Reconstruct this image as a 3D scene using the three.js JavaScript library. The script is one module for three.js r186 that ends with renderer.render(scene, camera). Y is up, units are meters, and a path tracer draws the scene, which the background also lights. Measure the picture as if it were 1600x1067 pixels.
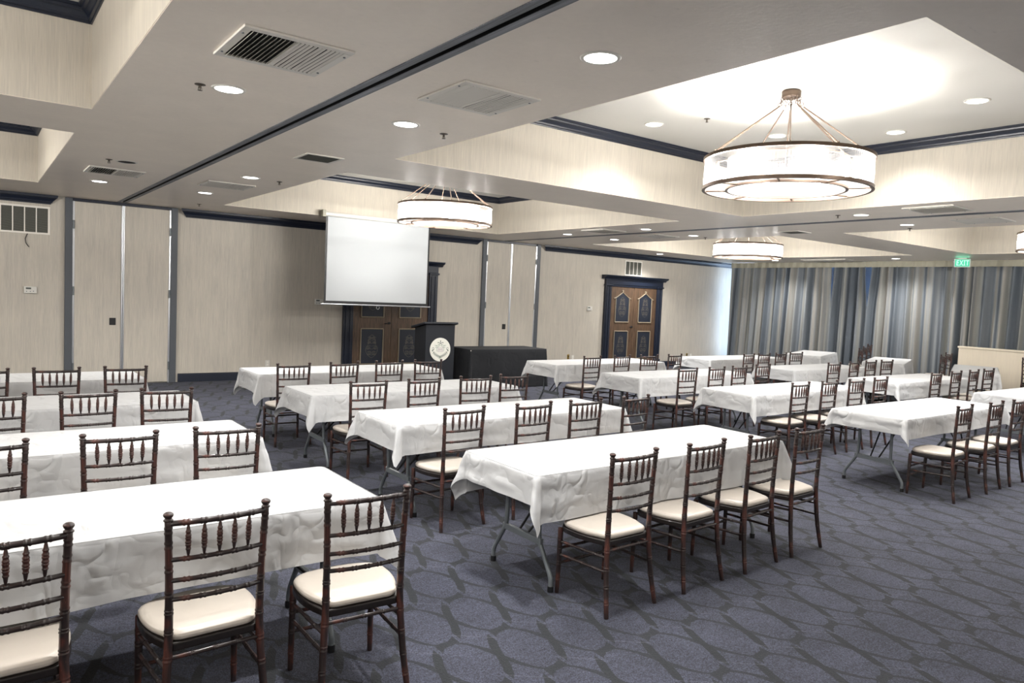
import * as THREE from 'three';
import { RoundedBoxGeometry } from 'three/addons/geometries/RoundedBoxGeometry.js';
import { mergeGeometries, mergeVertices, toCreasedNormals } from 'three/addons/utils/BufferGeometryUtils.js';
import { FontLoader } from 'three/addons/loaders/FontLoader.js';
import { TextGeometry } from 'three/addons/geometries/TextGeometry.js';
import { RectAreaLightUniformsLib } from 'three/addons/lights/RectAreaLightUniformsLib.js';

// ------------------------------------------------------------ camera, sky, exposure
const scene = new THREE.Scene();
const camera = new THREE.PerspectiveCamera(2 * Math.atan(533.5 / 1135.72) * 180 / Math.PI, 1600 / 1067, 0.05, 200);
camera.rotation.order = 'YXZ';
camera.rotation.set(-0.0620336, -0.64037359, 0.04438912);
camera.position.set(0, 1.775, 0);
scene.add(camera);
scene.background = new THREE.Color(2.4, 3.2, 4.3);            // bright hazy daylight outside the window wall
const renderer = new THREE.WebGLRenderer({ antialias: true });
renderer.toneMapping = THREE.LinearToneMapping;
renderer.toneMappingExposure = 1.98;
renderer.shadowMap.enabled = true;
RectAreaLightUniformsLib.init();
const BULB = 1.9, SPOT = 11;                                   // candela per chandelier bulb and per downlight
const WARM = [1, 0.965, 0.92], COOL = [1, 0.98, 0.955];

// ------------------------------------------------------------ helpers
let seed = 7;
const rnd = () => { seed = (seed * 1664525 + 1013904223) >>> 0; return seed / 4294967296; };
const sstep = (a, b, x) => { const t = Math.min(1, Math.max(0, (x - a) / (b - a))); return t * t * (3 - 2 * t); };
const used = new Map();
function numbered(name) { const n = used.get(name) || 0; used.set(name, n + 1); return n ? name + '_' + String(n).padStart(3, '0') : name; }
function tag(o, label, category, group, kind) { o.userData.label = label; if (category) o.userData.category = category; if (group) o.userData.group = group; if (kind) o.userData.kind = kind; return o; }
function thing(name, label, category, pos = [0, 0, 0], turn = 0, group) {
  const o = new THREE.Group(); o.name = numbered(name); o.position.set(...pos); o.rotation.y = turn; scene.add(o);
  return tag(o, label, category, group);
}
function flat(g) { g = g.index ? g.toNonIndexed() : g; for (const k of Object.keys(g.attributes)) if (!['position', 'normal', 'uv'].includes(k)) g.deleteAttribute(k); if (!g.attributes.uv) g.setAttribute('uv', new THREE.BufferAttribute(new Float32Array(g.attributes.position.count * 2), 2)); return g; }
const join = (list) => list.length === 1 ? list[0] : mergeGeometries(list.map(flat), false);
function part(name, geos, mat, parent) {
  const m = new THREE.Mesh(Array.isArray(geos) ? join(geos) : geos, mat);
  m.name = parent === scene ? numbered(name) : name; m.castShadow = m.receiveShadow = true; parent.add(m); return m;
}
function struct(name, geos, mat, parent = scene) { const m = part(name, geos, mat, parent); if (parent === scene) { m.name = m.name; m.userData.kind = 'structure'; } return m; }
function solo(name, geos, mat, label, category, group) { return tag(part(name, geos, mat, scene), label, category, group); }
function metreUV(g) {                                             // uv in metres, by the way each face looks
  g = flat(g); const p = g.attributes.position, n = g.attributes.normal, uv = g.attributes.uv;
  for (let i = 0; i < p.count; i += 3) {
    let ax = 0, ay = 0, az = 0; for (let k = 0; k < 3; k++) { ax += Math.abs(n.getX(i + k)); ay += Math.abs(n.getY(i + k)); az += Math.abs(n.getZ(i + k)); }
    for (let k = 0; k < 3; k++) { const x = p.getX(i + k), y = p.getY(i + k), z = p.getZ(i + k); if (ay >= ax && ay >= az) uv.setXY(i + k, x, z); else if (ax >= az) uv.setXY(i + k, z, y); else uv.setXY(i + k, x, y); }
  }
  return g;
}
function box(x0, y0, z0, x1, y1, z1) { const g = new THREE.BoxGeometry(Math.abs(x1 - x0), Math.abs(y1 - y0), Math.abs(z1 - z0)); g.translate((x0 + x1) / 2, (y0 + y1) / 2, (z0 + z1) / 2); return metreUV(g); }
function rbox(x0, y0, z0, x1, y1, z1, r = 0.004, s = 2) { const g = new RoundedBoxGeometry(Math.abs(x1 - x0), Math.abs(y1 - y0), Math.abs(z1 - z0), s, r); g.translate((x0 + x1) / 2, (y0 + y1) / 2, (z0 + z1) / 2); return metreUV(g); }
function cyl(r0, r1, h, x, y, z, n = 24) { const g = new THREE.CylinderGeometry(r0, r1, h, n); g.translate(x, y, z); return g; }
function tube(pts, r, n = 8, seg) { const c = new THREE.CatmullRomCurve3(pts.map(p => new THREE.Vector3(...p)), false, 'catmullrom', 0.1); return new THREE.TubeGeometry(c, seg || pts.length * 6, r, n, false); }
function bar(a, b, r, n = 8) { const A = new THREE.Vector3(...a), B = new THREE.Vector3(...b), d = B.clone().sub(A); const g = new THREE.CylinderGeometry(r, r, d.length(), n); g.applyQuaternion(new THREE.Quaternion().setFromUnitVectors(new THREE.Vector3(0, 1, 0), d.normalize())); g.translate((a[0] + b[0]) / 2, (a[1] + b[1]) / 2, (a[2] + b[2]) / 2); return g; }
// a turned piece: rows [t, radius] swept along path(t)
function turned(path, rows, nr = 10, vScale = 1) {
  const P = [], U = [], I = []; const e = 1e-3;
  rows.forEach(([t, r], j) => {
    const c = path(t), a = path(Math.max(0, t - e)), b = path(Math.min(1, t + e)), T = b.clone().sub(a).normalize();
    const ref = Math.abs(T.y) > 0.7 ? new THREE.Vector3(1, 0, 0) : new THREE.Vector3(0, 1, 0);
    const N = ref.clone().addScaledVector(T, -ref.dot(T)).normalize(), B = new THREE.Vector3().crossVectors(T, N);
    for (let k = 0; k <= nr; k++) { const w = k / nr * Math.PI * 2, q = c.clone().addScaledVector(N, Math.cos(w) * r).addScaledVector(B, Math.sin(w) * r); P.push(q.x, q.y, q.z); U.push(k / nr, t * vScale); }
    if (j) for (let k = 0; k < nr; k++) { const i = (j - 1) * (nr + 1) + k, m = i + nr + 1; I.push(i, i + 1, m, i + 1, m + 1, m); }
  });
  const c0 = path(rows[0][0]), c1 = path(rows[rows.length - 1][0]), s = P.length / 3;
  P.push(c0.x, c0.y, c0.z, c1.x, c1.y, c1.z); U.push(0.5, 0, 0.5, vScale);
  const last = (rows.length - 1) * (nr + 1);
  for (let k = 0; k < nr; k++) { I.push(s, k + 1, k); I.push(s + 1, last + k, last + k + 1); }
  const g = new THREE.BufferGeometry(); g.setAttribute('position', new THREE.Float32BufferAttribute(P, 3)); g.setAttribute('uv', new THREE.Float32BufferAttribute(U, 2)); g.setIndex(I);
  // make sure the faces look outwards
  g.computeVertexNormals();
  const v = new THREE.Vector3().fromBufferAttribute(g.attributes.position, nr + 1), n = new THREE.Vector3().fromBufferAttribute(g.attributes.normal, nr + 1);
  if (v.sub(path(rows[1][0])).dot(n) < 0) { const a = g.index.array; for (let i = 0; i < a.length; i += 3) { const t = a[i]; a[i] = a[i + 1]; a[i + 1] = t; } g.computeVertexNormals(); }
  return g;
}

// ------------------------------------------------------------ procedural textures
const hash = (x, y) => { let h = (x * 374761393 + y * 668265263) | 0; h = Math.imul(h ^ (h >>> 13), 1274126177); return ((h ^ (h >>> 16)) >>> 0) / 4294967296; };
function noise(x, y, px, py) { const i = Math.floor(x), j = Math.floor(y), u = x - i, v = y - j, a = u * u * (3 - 2 * u), b = v * v * (3 - 2 * v), w = (p, m) => ((p % m) + m) % m;
  const h = (p, q) => hash(w(p, px), w(q, py)); return (h(i, j) * (1 - a) + h(i + 1, j) * a) * (1 - b) + (h(i, j + 1) * (1 - a) + h(i + 1, j + 1) * a) * b; }
function dataTex(w, h, f, srgb, repeat) {
  const d = new Uint8Array(w * h * 4);
  for (let y = 0; y < h; y++) for (let x = 0; x < w; x++) { const c = f(x, y), o = (y * w + x) * 4; for (let k = 0; k < 3; k++) d[o + k] = Math.max(0, Math.min(255, Array.isArray(c) ? c[k] : c)); d[o + 3] = 255; }
  const t = new THREE.DataTexture(d, w, h); t.wrapS = t.wrapT = THREE.RepeatWrapping; t.magFilter = THREE.LinearFilter; t.minFilter = THREE.LinearMipmapLinearFilter; t.generateMipmaps = true;
  if (srgb) t.colorSpace = THREE.SRGBColorSpace; if (repeat) t.repeat.set(...repeat); t.needsUpdate = true; return t;
}
function canvasTex(w, h, draw, repeat) { const c = document.createElement('canvas'); c.width = w; c.height = h; draw(c.getContext('2d'), w, h); const t = new THREE.CanvasTexture(c); t.colorSpace = THREE.SRGBColorSpace; t.magFilter = THREE.LinearFilter; t.wrapS = t.wrapT = THREE.RepeatWrapping; if (repeat) t.repeat.set(...repeat); return t; }

// grasscloth wallpaper: fine vertical threads, 2 m a side
function paper(r, g, b, amp) { return dataTex(1024, 1024, (x, y) => {
  const n = (noise(x / 4, y / 90, 256, 11) - 0.5) * 1.0 + (noise(x / 1.6, y / 34, 640, 30) - 0.5) * 0.9 + (noise(x / 130, y / 170, 8, 6) - 0.5) * 0.55 + (noise(x / 14, y / 300, 73, 3) - 0.5) * 0.7;
  const k = 1 + n * amp; return [r * k, g * k, b * (k - n * amp * 0.12)]; }, true, [0.5, 0.5]); }
const paperBump = dataTex(512, 512, (x, y) => 128 + 127 * ((noise(x / 2.2, y / 40, 233, 13) - 0.5) + (noise(x / 6, y / 90, 85, 6) - 0.5)), false, [0.7, 0.7]);
const wallTex = paper(178, 172, 161, 0.06);
// ceiling paint with faint scuffs
const paintTex = dataTex(1024, 1024, (x, y) => { const n = (noise(x / 60, y / 60, 17, 17) - 0.5) * 0.02 + (noise(x / 8, y / 8, 128, 128) - 0.5) * 0.012; let k = 1 + n; const s = noise(x / 26, y / 7, 39, 146); if (s > 0.93) k -= (s - 0.93) * 0.9 * noise(x / 3, y / 3, 341, 341); return [243 * k, 233 * k, 220 * k]; }, true, [0.28, 0.28]);
const paintBump = dataTex(512, 512, (x, y) => 128 + 90 * (noise(x / 5, y / 5, 102, 102) - 0.5) + 60 * (noise(x / 40, y / 40, 12, 12) - 0.5), false, [0.6, 0.6]);
// carpet: slate ground, olive-grey interlaced serpentine lines, thin pale threads (8 by 6 repeats of 0.328 x 0.465 m)
const CX = 0.328, CZ = 0.465;
const carpetTex = dataTex(2048, 2048, (px, py) => {
  const x = px / 2048 * 8, z = py / 2048 * 6;                   // in repeats; a node at every whole number
  const wig = (noise(px / 9, py / 9, 227, 227) - 0.5) * 0.02;
  let line = 0, pale = 0;
  const S = (u) => { const i = Math.floor(u), f = u - i; return i + (f < 0.5 ? 0.5 * Math.pow(2 * f, 2.3) : 1 - 0.5 * Math.pow(2 * (1 - f), 2.3)); };   // flat at the nodes, steep between
  const dS = (u) => { const f = u - Math.floor(u); return 2.3 * Math.pow(2 * Math.min(f, 1 - f), 1.3) + 0.02; };
  for (const dir of [1, -1]) {
    const u = dir > 0 ? x : -x, s = S(u); let d = z - s; d -= Math.round(d);
    const k = dS(u), across = Math.abs(d + wig) * CZ / Math.sqrt(1 + (k * CZ / CX) ** 2);
    const f = u - Math.floor(u), near = Math.min(f, 1 - f);
    if (dir > 0) { const w = 0.009 + 0.009 * sstep(0.25, 0.5, near); if (across < w) line = Math.max(line, 0.85); }
    else { const w = near < 0.2 ? 0.025 : 0.023; const gap = Math.abs(near - 0.235) < 0.035; if (across < w && !gap && near > 0.0) line = Math.max(line, near < 0.2 ? (Math.abs(d) * CZ < 0.05 ? 0.9 : 0) : 1); }
  }
  { const f = x - Math.floor(x); let d = z - Math.floor(x) - (f - 0.5) * 0.55 - 0.5 + 0.5; d -= Math.round(d); if (f > 0.22 && f < 0.78 && Math.abs(d) * CZ < 0.006) pale = 0.5; }
  const tuft = hash(px, py) * 0.3 + noise(px / 3.2, py / 3.2, 640, 640) * 0.7 - 0.5, big = noise(px / 120, py / 120, 17, 17) - 0.5, streak = noise(px / 60, py / 9, 34, 227) - 0.5;
  const g = 1 + tuft * 0.95 + big * 0.16 + streak * 0.12;
  let r = 57 * g, gg = 59 * g, b = 71 * g; const m = line * (0.82 + 0.3 * tuft);
  r += (33 * (1 + tuft * 0.4) - r) * m; gg += (36 * (1 + tuft * 0.4) - gg) * m; b += (38 * (1 + tuft * 0.4) - b) * m;
  r += (98 - r) * pale * (0.6 + tuft); gg += (98 - gg) * pale * (0.6 + tuft); b += (110 - b) * pale * (0.6 + tuft);
  return [r, gg, b];
}, true, [1 / (8 * CX), 1 / (6 * CZ)]);
carpetTex.offset.set(-2.26 / (8 * CX) , 3.495 / (6 * CZ));
const carpetBump = dataTex(512, 512, (x, y) => 255 * (hash(x, y) * 0.5 + noise(x / 3, y / 3, 171, 171) * 0.5), false, [1.2, 1.2]);
// linen with ironed-in creases
const creaseTex = (() => { const N = 768, q = (x, y, p) => Math.abs(2 * noise(x / N * p + 0.001, y / N * p, p, p) - 1);
  return dataTex(N, N, (x, y) => { const wx = x + 60 * (noise(x / 64, y / 64, 12, 12) - 0.5), wy = y + 60 * (noise(x / 64 + 5, y / 64 + 9, 12, 12) - 0.5), u = wx + wy * 0.0, m = sstep(0.35, 0.75, noise(x / 128, y / 128, 6, 6));
    const h = 0.55 * q(u, wy, 7) + 0.3 * q(u + 200, wy + 90, 13) * (0.4 + m) + 0.15 * q(u + 31, wy + 400, 26) * m; return 40 + 190 * h; }, false, [1 / 0.9, 1 / 0.9]); })();
// mahogany stain, worn redder in patches along the length
const woodTex = dataTex(128, 1024, (x, y) => { const g = noise(x / 9, y / 70, 14, 15), w = sstep(0.5, 0.85, noise(x / 40 + 3, y / 52, 4, 20)), f = noise(x / 2.5, y / 30, 51, 34), chip = noise(x / 5, y / 7, 26, 146) > 0.955 ? 1 : 0;
  const k = 0.7 + 0.5 * g + 0.2 * f; return [(36 + 33 * w) * k + 60 * chip, (23 + 14 * w) * k + 38 * chip, (21 + 9 * w) * k + 26 * chip]; }, true);
const oakTex = dataTex(256, 1024, (x, y) => { const g = noise(x / 5, y / 120, 51, 9), f = noise(x / 1.7, y / 40, 150, 26), k = 0.72 + 0.4 * g + 0.2 * f; return [78 * k, 60 * k, 45 * k]; }, true, [1.6, 0.8]);
const steelTex = dataTex(512, 512, (x, y) => { const n = noise(x / 2, y / 60, 256, 9), s = noise(x / 20, y / 90, 26, 6), w = s > 0.62 ? 22 : 0; const k = 0.75 + 0.4 * n; return [112 * k + w, 116 * k + w, 124 * k + w]; }, true, [1.5, 0.6]);

// ------------------------------------------------------------ materials
const M = (o) => new THREE.MeshStandardMaterial(o), MP = (o) => new THREE.MeshPhysicalMaterial(o);
const DS = THREE.DoubleSide;
const wallMat = M({ map: wallTex, bumpMap: paperBump, bumpScale: 0.0015, roughness: 0.62 });
const cofferMat = M({ map: paper(186, 179, 166, 0.05), bumpMap: paperBump, bumpScale: 0.0012, roughness: 0.7 });
const paintMat = M({ map: paintTex, bumpMap: paintBump, bumpScale: 0.0008, roughness: 0.4 });
const whiteCeil = M({ color: '#bfbdb7', bumpMap: paintBump, bumpScale: 0.001, roughness: 0.7 });
const navy = M({ color: '#151c2b', roughness: 0.38 });
const carpet = M({ map: carpetTex, bumpMap: carpetBump, bumpScale: 0.004, roughness: 1 });
const wood = MP({ map: woodTex, roughness: 0.45, clearcoat: 0.3, clearcoatRoughness: 0.1 });
const darkWood = MP({ color: '#17110f', roughness: 0.4, clearcoat: 0.2 });
const vinyl = MP({ color: '#b6aea4', roughness: 0.36, bumpMap: creaseTex, bumpScale: 0.002 });
const linen = M({ color: '#b5b6b7', roughness: 0.85, bumpMap: creaseTex, bumpScale: 0.017, side: DS });
const blackCloth = M({ color: '#0c0f15', roughness: 0.85, bumpMap: creaseTex, bumpScale: 0.006, side: DS });
const greySteel = M({ color: '#6d7377', roughness: 0.45, metalness: 0.3 });
const blackPlastic = M({ color: '#121316', roughness: 0.5 });
const aluminium = M({ color: '#c9ccd0', roughness: 0.3, metalness: 0.85 });
const trackSteel = M({ map: steelTex, roughness: 0.5, metalness: 0.25 });
const postGrey = M({ color: '#474b51', roughness: 0.5 });
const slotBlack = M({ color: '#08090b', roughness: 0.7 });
const whiteMetal = M({ color: '#dcd8cf', roughness: 0.45 });
const greyGrille = M({ color: '#6f7069', roughness: 0.6 });
const bronze = M({ color: '#6a5b50', roughness: 0.38, metalness: 0.75 });
const rodGlass = MP({ color: '#ffffff', transmission: 0.985, roughness: 0.15, thickness: 0, ior: 1.45, side: DS });
const paneGlass = MP({ color: '#ffffff', transmission: 0.97, roughness: 0.22, thickness: 0, side: DS });
const clearGlass = MP({ color: '#ffffff', transmission: 1, roughness: 0.02, thickness: 0, side: DS });
const glow = (c, k) => M({ color: '#ffffff', emissive: new THREE.Color(...c), emissiveIntensity: k, roughness: 0.6 });
const bulbGlow = glow(WARM, 14), lensGlow = glow(COOL, 5);
const screenMat = M({ color: '#aaaeb1', roughness: 0.8 });
const plastic = M({ color: '#c8c7c1', roughness: 0.45 });

// ------------------------------------------------------------ the room
const CH = 3.045, UP = 3.775, Z0 = -13.78, Z1 = 7.6, X0 = -6.1, X1 = 18.55, CUR = 18.1;
const coffers = [];                                              // [x0, x1, z near, z far]
for (const [zn, zf] of [[4.46, -0.42], [-1.54, -6.42], [-7.58, -12.4]]) for (const [xa, xb] of [[-4.72, 0.73], [3.28, 8.76], [11.42, 16.35]]) coffers.push([xa, xb, zn, zf === -12.4 && xa < 0 ? -12.0 : zf]);
struct('floor', box(X0, -0.1, Z0, X1, 0, Z1), carpet);
{ // soffit: one slab pierced by the coffers and by the two partition tracks
  const s = new THREE.Shape(); s.moveTo(X0, -Z1); s.lineTo(X1, -Z1); s.lineTo(X1, -Z0); s.lineTo(X0, -Z0); s.closePath();
  const hole = (x0, x1, za, zb) => { const h = new THREE.Path(); h.moveTo(x0, -za); h.lineTo(x0, -zb); h.lineTo(x1, -zb); h.lineTo(x1, -za); h.closePath(); s.holes.push(h); };
  coffers.forEach(c => hole(c[0], c[1], c[2], c[3]));
  for (const x of [2.0, 9.92]) hole(x - 0.018, x + 0.018, Z1 - 0.4, Z0 + 0.12);
  const g = new THREE.ExtrudeGeometry(s, { depth: 0.02, bevelEnabled: false }); g.rotateX(-Math.PI / 2); g.translate(0, CH, 0);
  struct('ceiling', metreUV(g), paintMat);
}
coffers.forEach(([xa, xb, zn, zf]) => {
  const e = 0.003, t = 0.1, b0 = CH + 0.003;                                      // papered sides of the recess, from the soffit up
  struct('ceiling_recess', [box(xa - t, b0, zn + t, xa + e, UP, zf - t), box(xb - e, b0, zn + t, xb + t, UP, zf - t), box(xa + e, b0, zn - e, xb - e, UP, zn + t), box(xa + e, b0, zf - t, xb - e, UP, zf + e)], cofferMat);
  struct('ceiling_recess_top', box(xa - t, UP, zn + t, xb + t, UP + 0.12, zf - t), whiteCeil);
  // moulded crown round the top
  const prof = [[0, 0], [0.012, 0], [0.016, 0.014], [0.03, 0.02], [0.034, 0.036], [0.06, 0.062], [0.078, 0.07], [0.082, 0.086], [0.1, 0.09], [0.1, 0.11], [0, 0.11]];
  const gs = [];
  const run = (len, px, pz, ry) => { // mitred at both ends
    const P = [], I = [], n = prof.length;
    for (const [d, y] of prof) { P.push(-len / 2 + d, y, d, len / 2 - d, y, d); }
    for (let i = 0; i < n; i++) { const a = i * 2, b = ((i + 1) % n) * 2; I.push(a, a + 1, b, a + 1, b + 1, b); }
    let g = new THREE.BufferGeometry(); g.setAttribute('position', new THREE.Float32BufferAttribute(P, 3)); g.setIndex(I); g = g.toNonIndexed(); g.computeVertexNormals(); g.rotateY(ry); g.translate(px, UP - 0.11, pz); gs.push(flat(g)); };
  const cx = (xa + xb) / 2, cz = (zn + zf) / 2, w = xb - xa, d = zn - zf;
  run(w, cx, zf + 0.002, 0); run(w, cx, zn - 0.002, Math.PI); run(d, xa + 0.002, cz, Math.PI / 2); run(d, xb - 0.002, cz, -Math.PI / 2);
  struct('trim_recess', gs, navy);
});
// walls with thickness; the whole is roofed
struct('wall_front', box(X0 - 0.2, 0, Z0 - 0.2, X1 + 0.2, UP, Z0), wallMat);
struct('wall_left', box(X0 - 0.2, 0, Z0, X0, UP, Z1), wallMat);
struct('wall_back', box(X0 - 0.2, 0, Z1, X1 + 0.2, UP, Z1 + 0.2), wallMat);
struct('ceiling_roof', box(X0 - 0.2, UP + 0.125, Z0 - 0.2, X1 + 0.2, UP + 0.25, Z1 + 0.2), whiteCeil);
{ // window wall behind the curtains: a sill, a head, piers and panes
  const g = [box(X1, 0, Z0, X1 + 0.2, 0.1, Z1), box(X1, 2.98, Z0, X1 + 0.2, UP + 0.12, Z1), box(X1, 0.1, 3.2, X1 + 0.2, 2.98, Z1)];
  struct('wall_right', g, wallMat);
  let n = 0;
  for (let z = Z0; z < 3; z += 1.7) { const z1 = Math.min(z + 1.7, 3.2); const f = struct('window_' + (++n), [box(X1 + 0.05, 0.1, z, X1 + 0.13, 2.98, z + 0.05), box(X1 + 0.05, 0.1, z1 - 0.05, X1 + 0.13, 2.98, z1), box(X1 + 0.05, 0.1, z + 0.05, X1 + 0.13, 0.15, z1 - 0.05), box(X1 + 0.05, 2.93, z + 0.05, X1 + 0.13, 2.98, z1 - 0.05)], aluminium); part('pane', box(X1 + 0.086, 0.15, z + 0.05, X1 + 0.094, 2.93, z1 - 0.05), clearGlass, f); }
}
// navy crown and baseboards along the front wall, stopping beside the partition pockets
function crownRun(name, x0, x1, cutL, cutR) {
  const prof = [[0, 0], [0.018, 0], [0.022, 0.02], [0.04, 0.03], [0.046, 0.05], [0.08, 0.09], [0.105, 0.105], [0.11, 0.14], [0, 0.14]];
  const P = [], I = [], n = prof.length;
  for (const [d, y] of prof) P.push(x0 + (cutL ? 0.11 - d : 0), CH - 0.142 + y, Z0 + d, x1 - (cutR ? 0.11 - d : 0), CH - 0.142 + y, Z0 + d);
  for (let i = 0; i < n; i++) { const a = i * 2, b = ((i + 1) % n) * 2; I.push(a, a + 1, b, a + 1, b + 1, b); }
  for (let i = 1; i < n - 1; i++) { I.push(0, i * 2 + 2, i * 2); I.push(1, i * 2 + 1, i * 2 + 3); }
  let g = new THREE.BufferGeometry(); g.setAttribute('position', new THREE.Float32BufferAttribute(P, 3)); g.setIndex(I); g = g.toNonIndexed(); g.computeVertexNormals();
  struct(name, flat(g), navy);
}
crownRun('trim_1', X0, 1.1, false, true); crownRun('trim_2', 2.92, 9.26, true, true); crownRun('trim_3', 11.05, X1 - 0.1, true, false);
[[X0, 1.18], [2.92, 5.98], [8.18, 9.24], [11.05, 13.14], [15.36, X1]].forEach(([a, b], i) => struct('baseboard_' + (i + 1), [rbox(a, 0, Z0, b, 0.13, Z0 + 0.018, 0.004), rbox(a, 0.125, Z0, b, 0.15, Z0 + 0.012, 0.004)], navy));

// folding-partition tracks in the ceiling
[2.0, 9.92].forEach((x, i) => {
  const t = struct('trim_track_' + (i + 1), [rbox(x - 0.07, CH - 0.006, Z0 + 0.1, x - 0.017, CH + 0.001, Z1 - 0.3, 0.002, 1), rbox(x + 0.017, CH - 0.006, Z0 + 0.1, x + 0.07, CH + 0.001, Z1 - 0.3, 0.002, 1)], trackSteel);
  part('channel', [box(x - 0.0182, CH - 0.003, Z0 + 0.122, x - 0.0165, CH + 0.13, Z1 - 0.402), box(x + 0.0165, CH - 0.003, Z0 + 0.122, x + 0.0182, CH + 0.13, Z1 - 0.402), box(x - 0.03, CH + 0.12, Z0 + 0.1, x + 0.03, CH + 0.13, Z1 - 0.3)], slotBlack, t);
});
// pocket doors of the two partitions, flush in the front wall
function pocketDoors(n, a, b, seam) {
  const z = Z0, top = CH - 0.05;
  const f = struct('door_' + n, [rbox(a - 0.05, 0, z, a + 0.055, CH - 0.004, z + 0.05, 0.004), rbox(b - 0.055, 0, z, b + 0.05, CH - 0.004, z + 0.05, 0.004)], postGrey);
  part('header_strip', rbox(a + 0.055, top, z, b - 0.055, CH - 0.002, z + 0.02, 0.003), navy, f);  // flat navy strip across the gap between leaf tops and ceiling
  for (const [p, q] of [[a + 0.085, seam - 0.024], [seam + 0.03, b - 0.085]]) {
    const leaf = part('door_leaf', rbox(p, 0.02, z, q, top - 0.01, z + 0.035, 0.003), wallMat, f);
    if (p < seam) part('pull_handle', [rbox(q - 0.165, 1.0, z + 0.033, q - 0.07, 1.12, z + 0.045, 0.012, 3)], blackPlastic, leaf);
  }
  part('metal_edge', [rbox(a + 0.056, 0, z, a + 0.084, top, z + 0.04, 0.003), rbox(b - 0.084, 0, z, b - 0.056, top, z + 0.04, 0.003)], aluminium, f);
  part('meeting_strip', [rbox(seam - 0.022, 0.02, z, seam + 0.004, top, z + 0.046, 0.008, 2), rbox(seam + 0.008, 0.02, z, seam + 0.028, top, z + 0.042, 0.006, 2)], aluminium, f);
  for (const y of [0.3, 1.55, 2.62]) for (const x of [a + 0.07, b - 0.07]) part('hinge', cyl(0.012, 0.012, 0.14, x, y, z + 0.05, 10), greySteel, f);
}
pocketDoors(1, 1.25, 2.83, 2.03); pocketDoors(2, 9.36, 10.93, 10.12);

// carved double doors in navy pilaster frames
const ornament = canvasTex(256, 512, (c, w, h) => {
  c.fillStyle = '#151c29'; c.fillRect(0, 0, w, h); c.strokeStyle = 'rgba(118,104,84,0.75)'; c.lineWidth = 4; c.lineCap = 'round';
  const mir = (f) => { for (const s of [1, -1]) { c.save(); c.translate(w / 2, h / 2); c.scale(s, 1); f(); c.restore(); } };
  mir(() => { c.beginPath(); c.moveTo(0, -170); c.bezierCurveTo(70, -120, 10, -60, 58, 0); c.bezierCurveTo(90, 60, 40, 150, 0, 165); c.stroke();
    for (const [x, y, r] of [[34, -60, 20], [44, 20, 22], [30, 100, 24], [18, -118, 14]]) { c.beginPath(); c.arc(x, y, r, 0.4, 5.4); c.stroke(); c.beginPath(); c.arc(x, y, r * 0.45, 0, 6.28); c.stroke(); }
    for (let k = -3; k < 4; k++) { c.beginPath(); c.moveTo(4, k * 42); c.quadraticCurveTo(26, k * 42 - 26, 46, k * 42 - 4); c.stroke(); } });
  for (let k = 0; k < 900; k++) { c.fillStyle = `rgba(${20 + rnd() * 20},${28 + rnd() * 20},${40 + rnd() * 20},0.5)`; c.fillRect(rnd() * w, rnd() * h, 5, 3); }
});
ornament.wrapS = ornament.wrapT = THREE.ClampToEdgeWrapping;
const ornMat = M({ map: ornament, roughness: 0.55 }), oak = M({ map: oakTex, roughness: 0.5 }), gilt = M({ color: '#837764', roughness: 0.45 });
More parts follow.
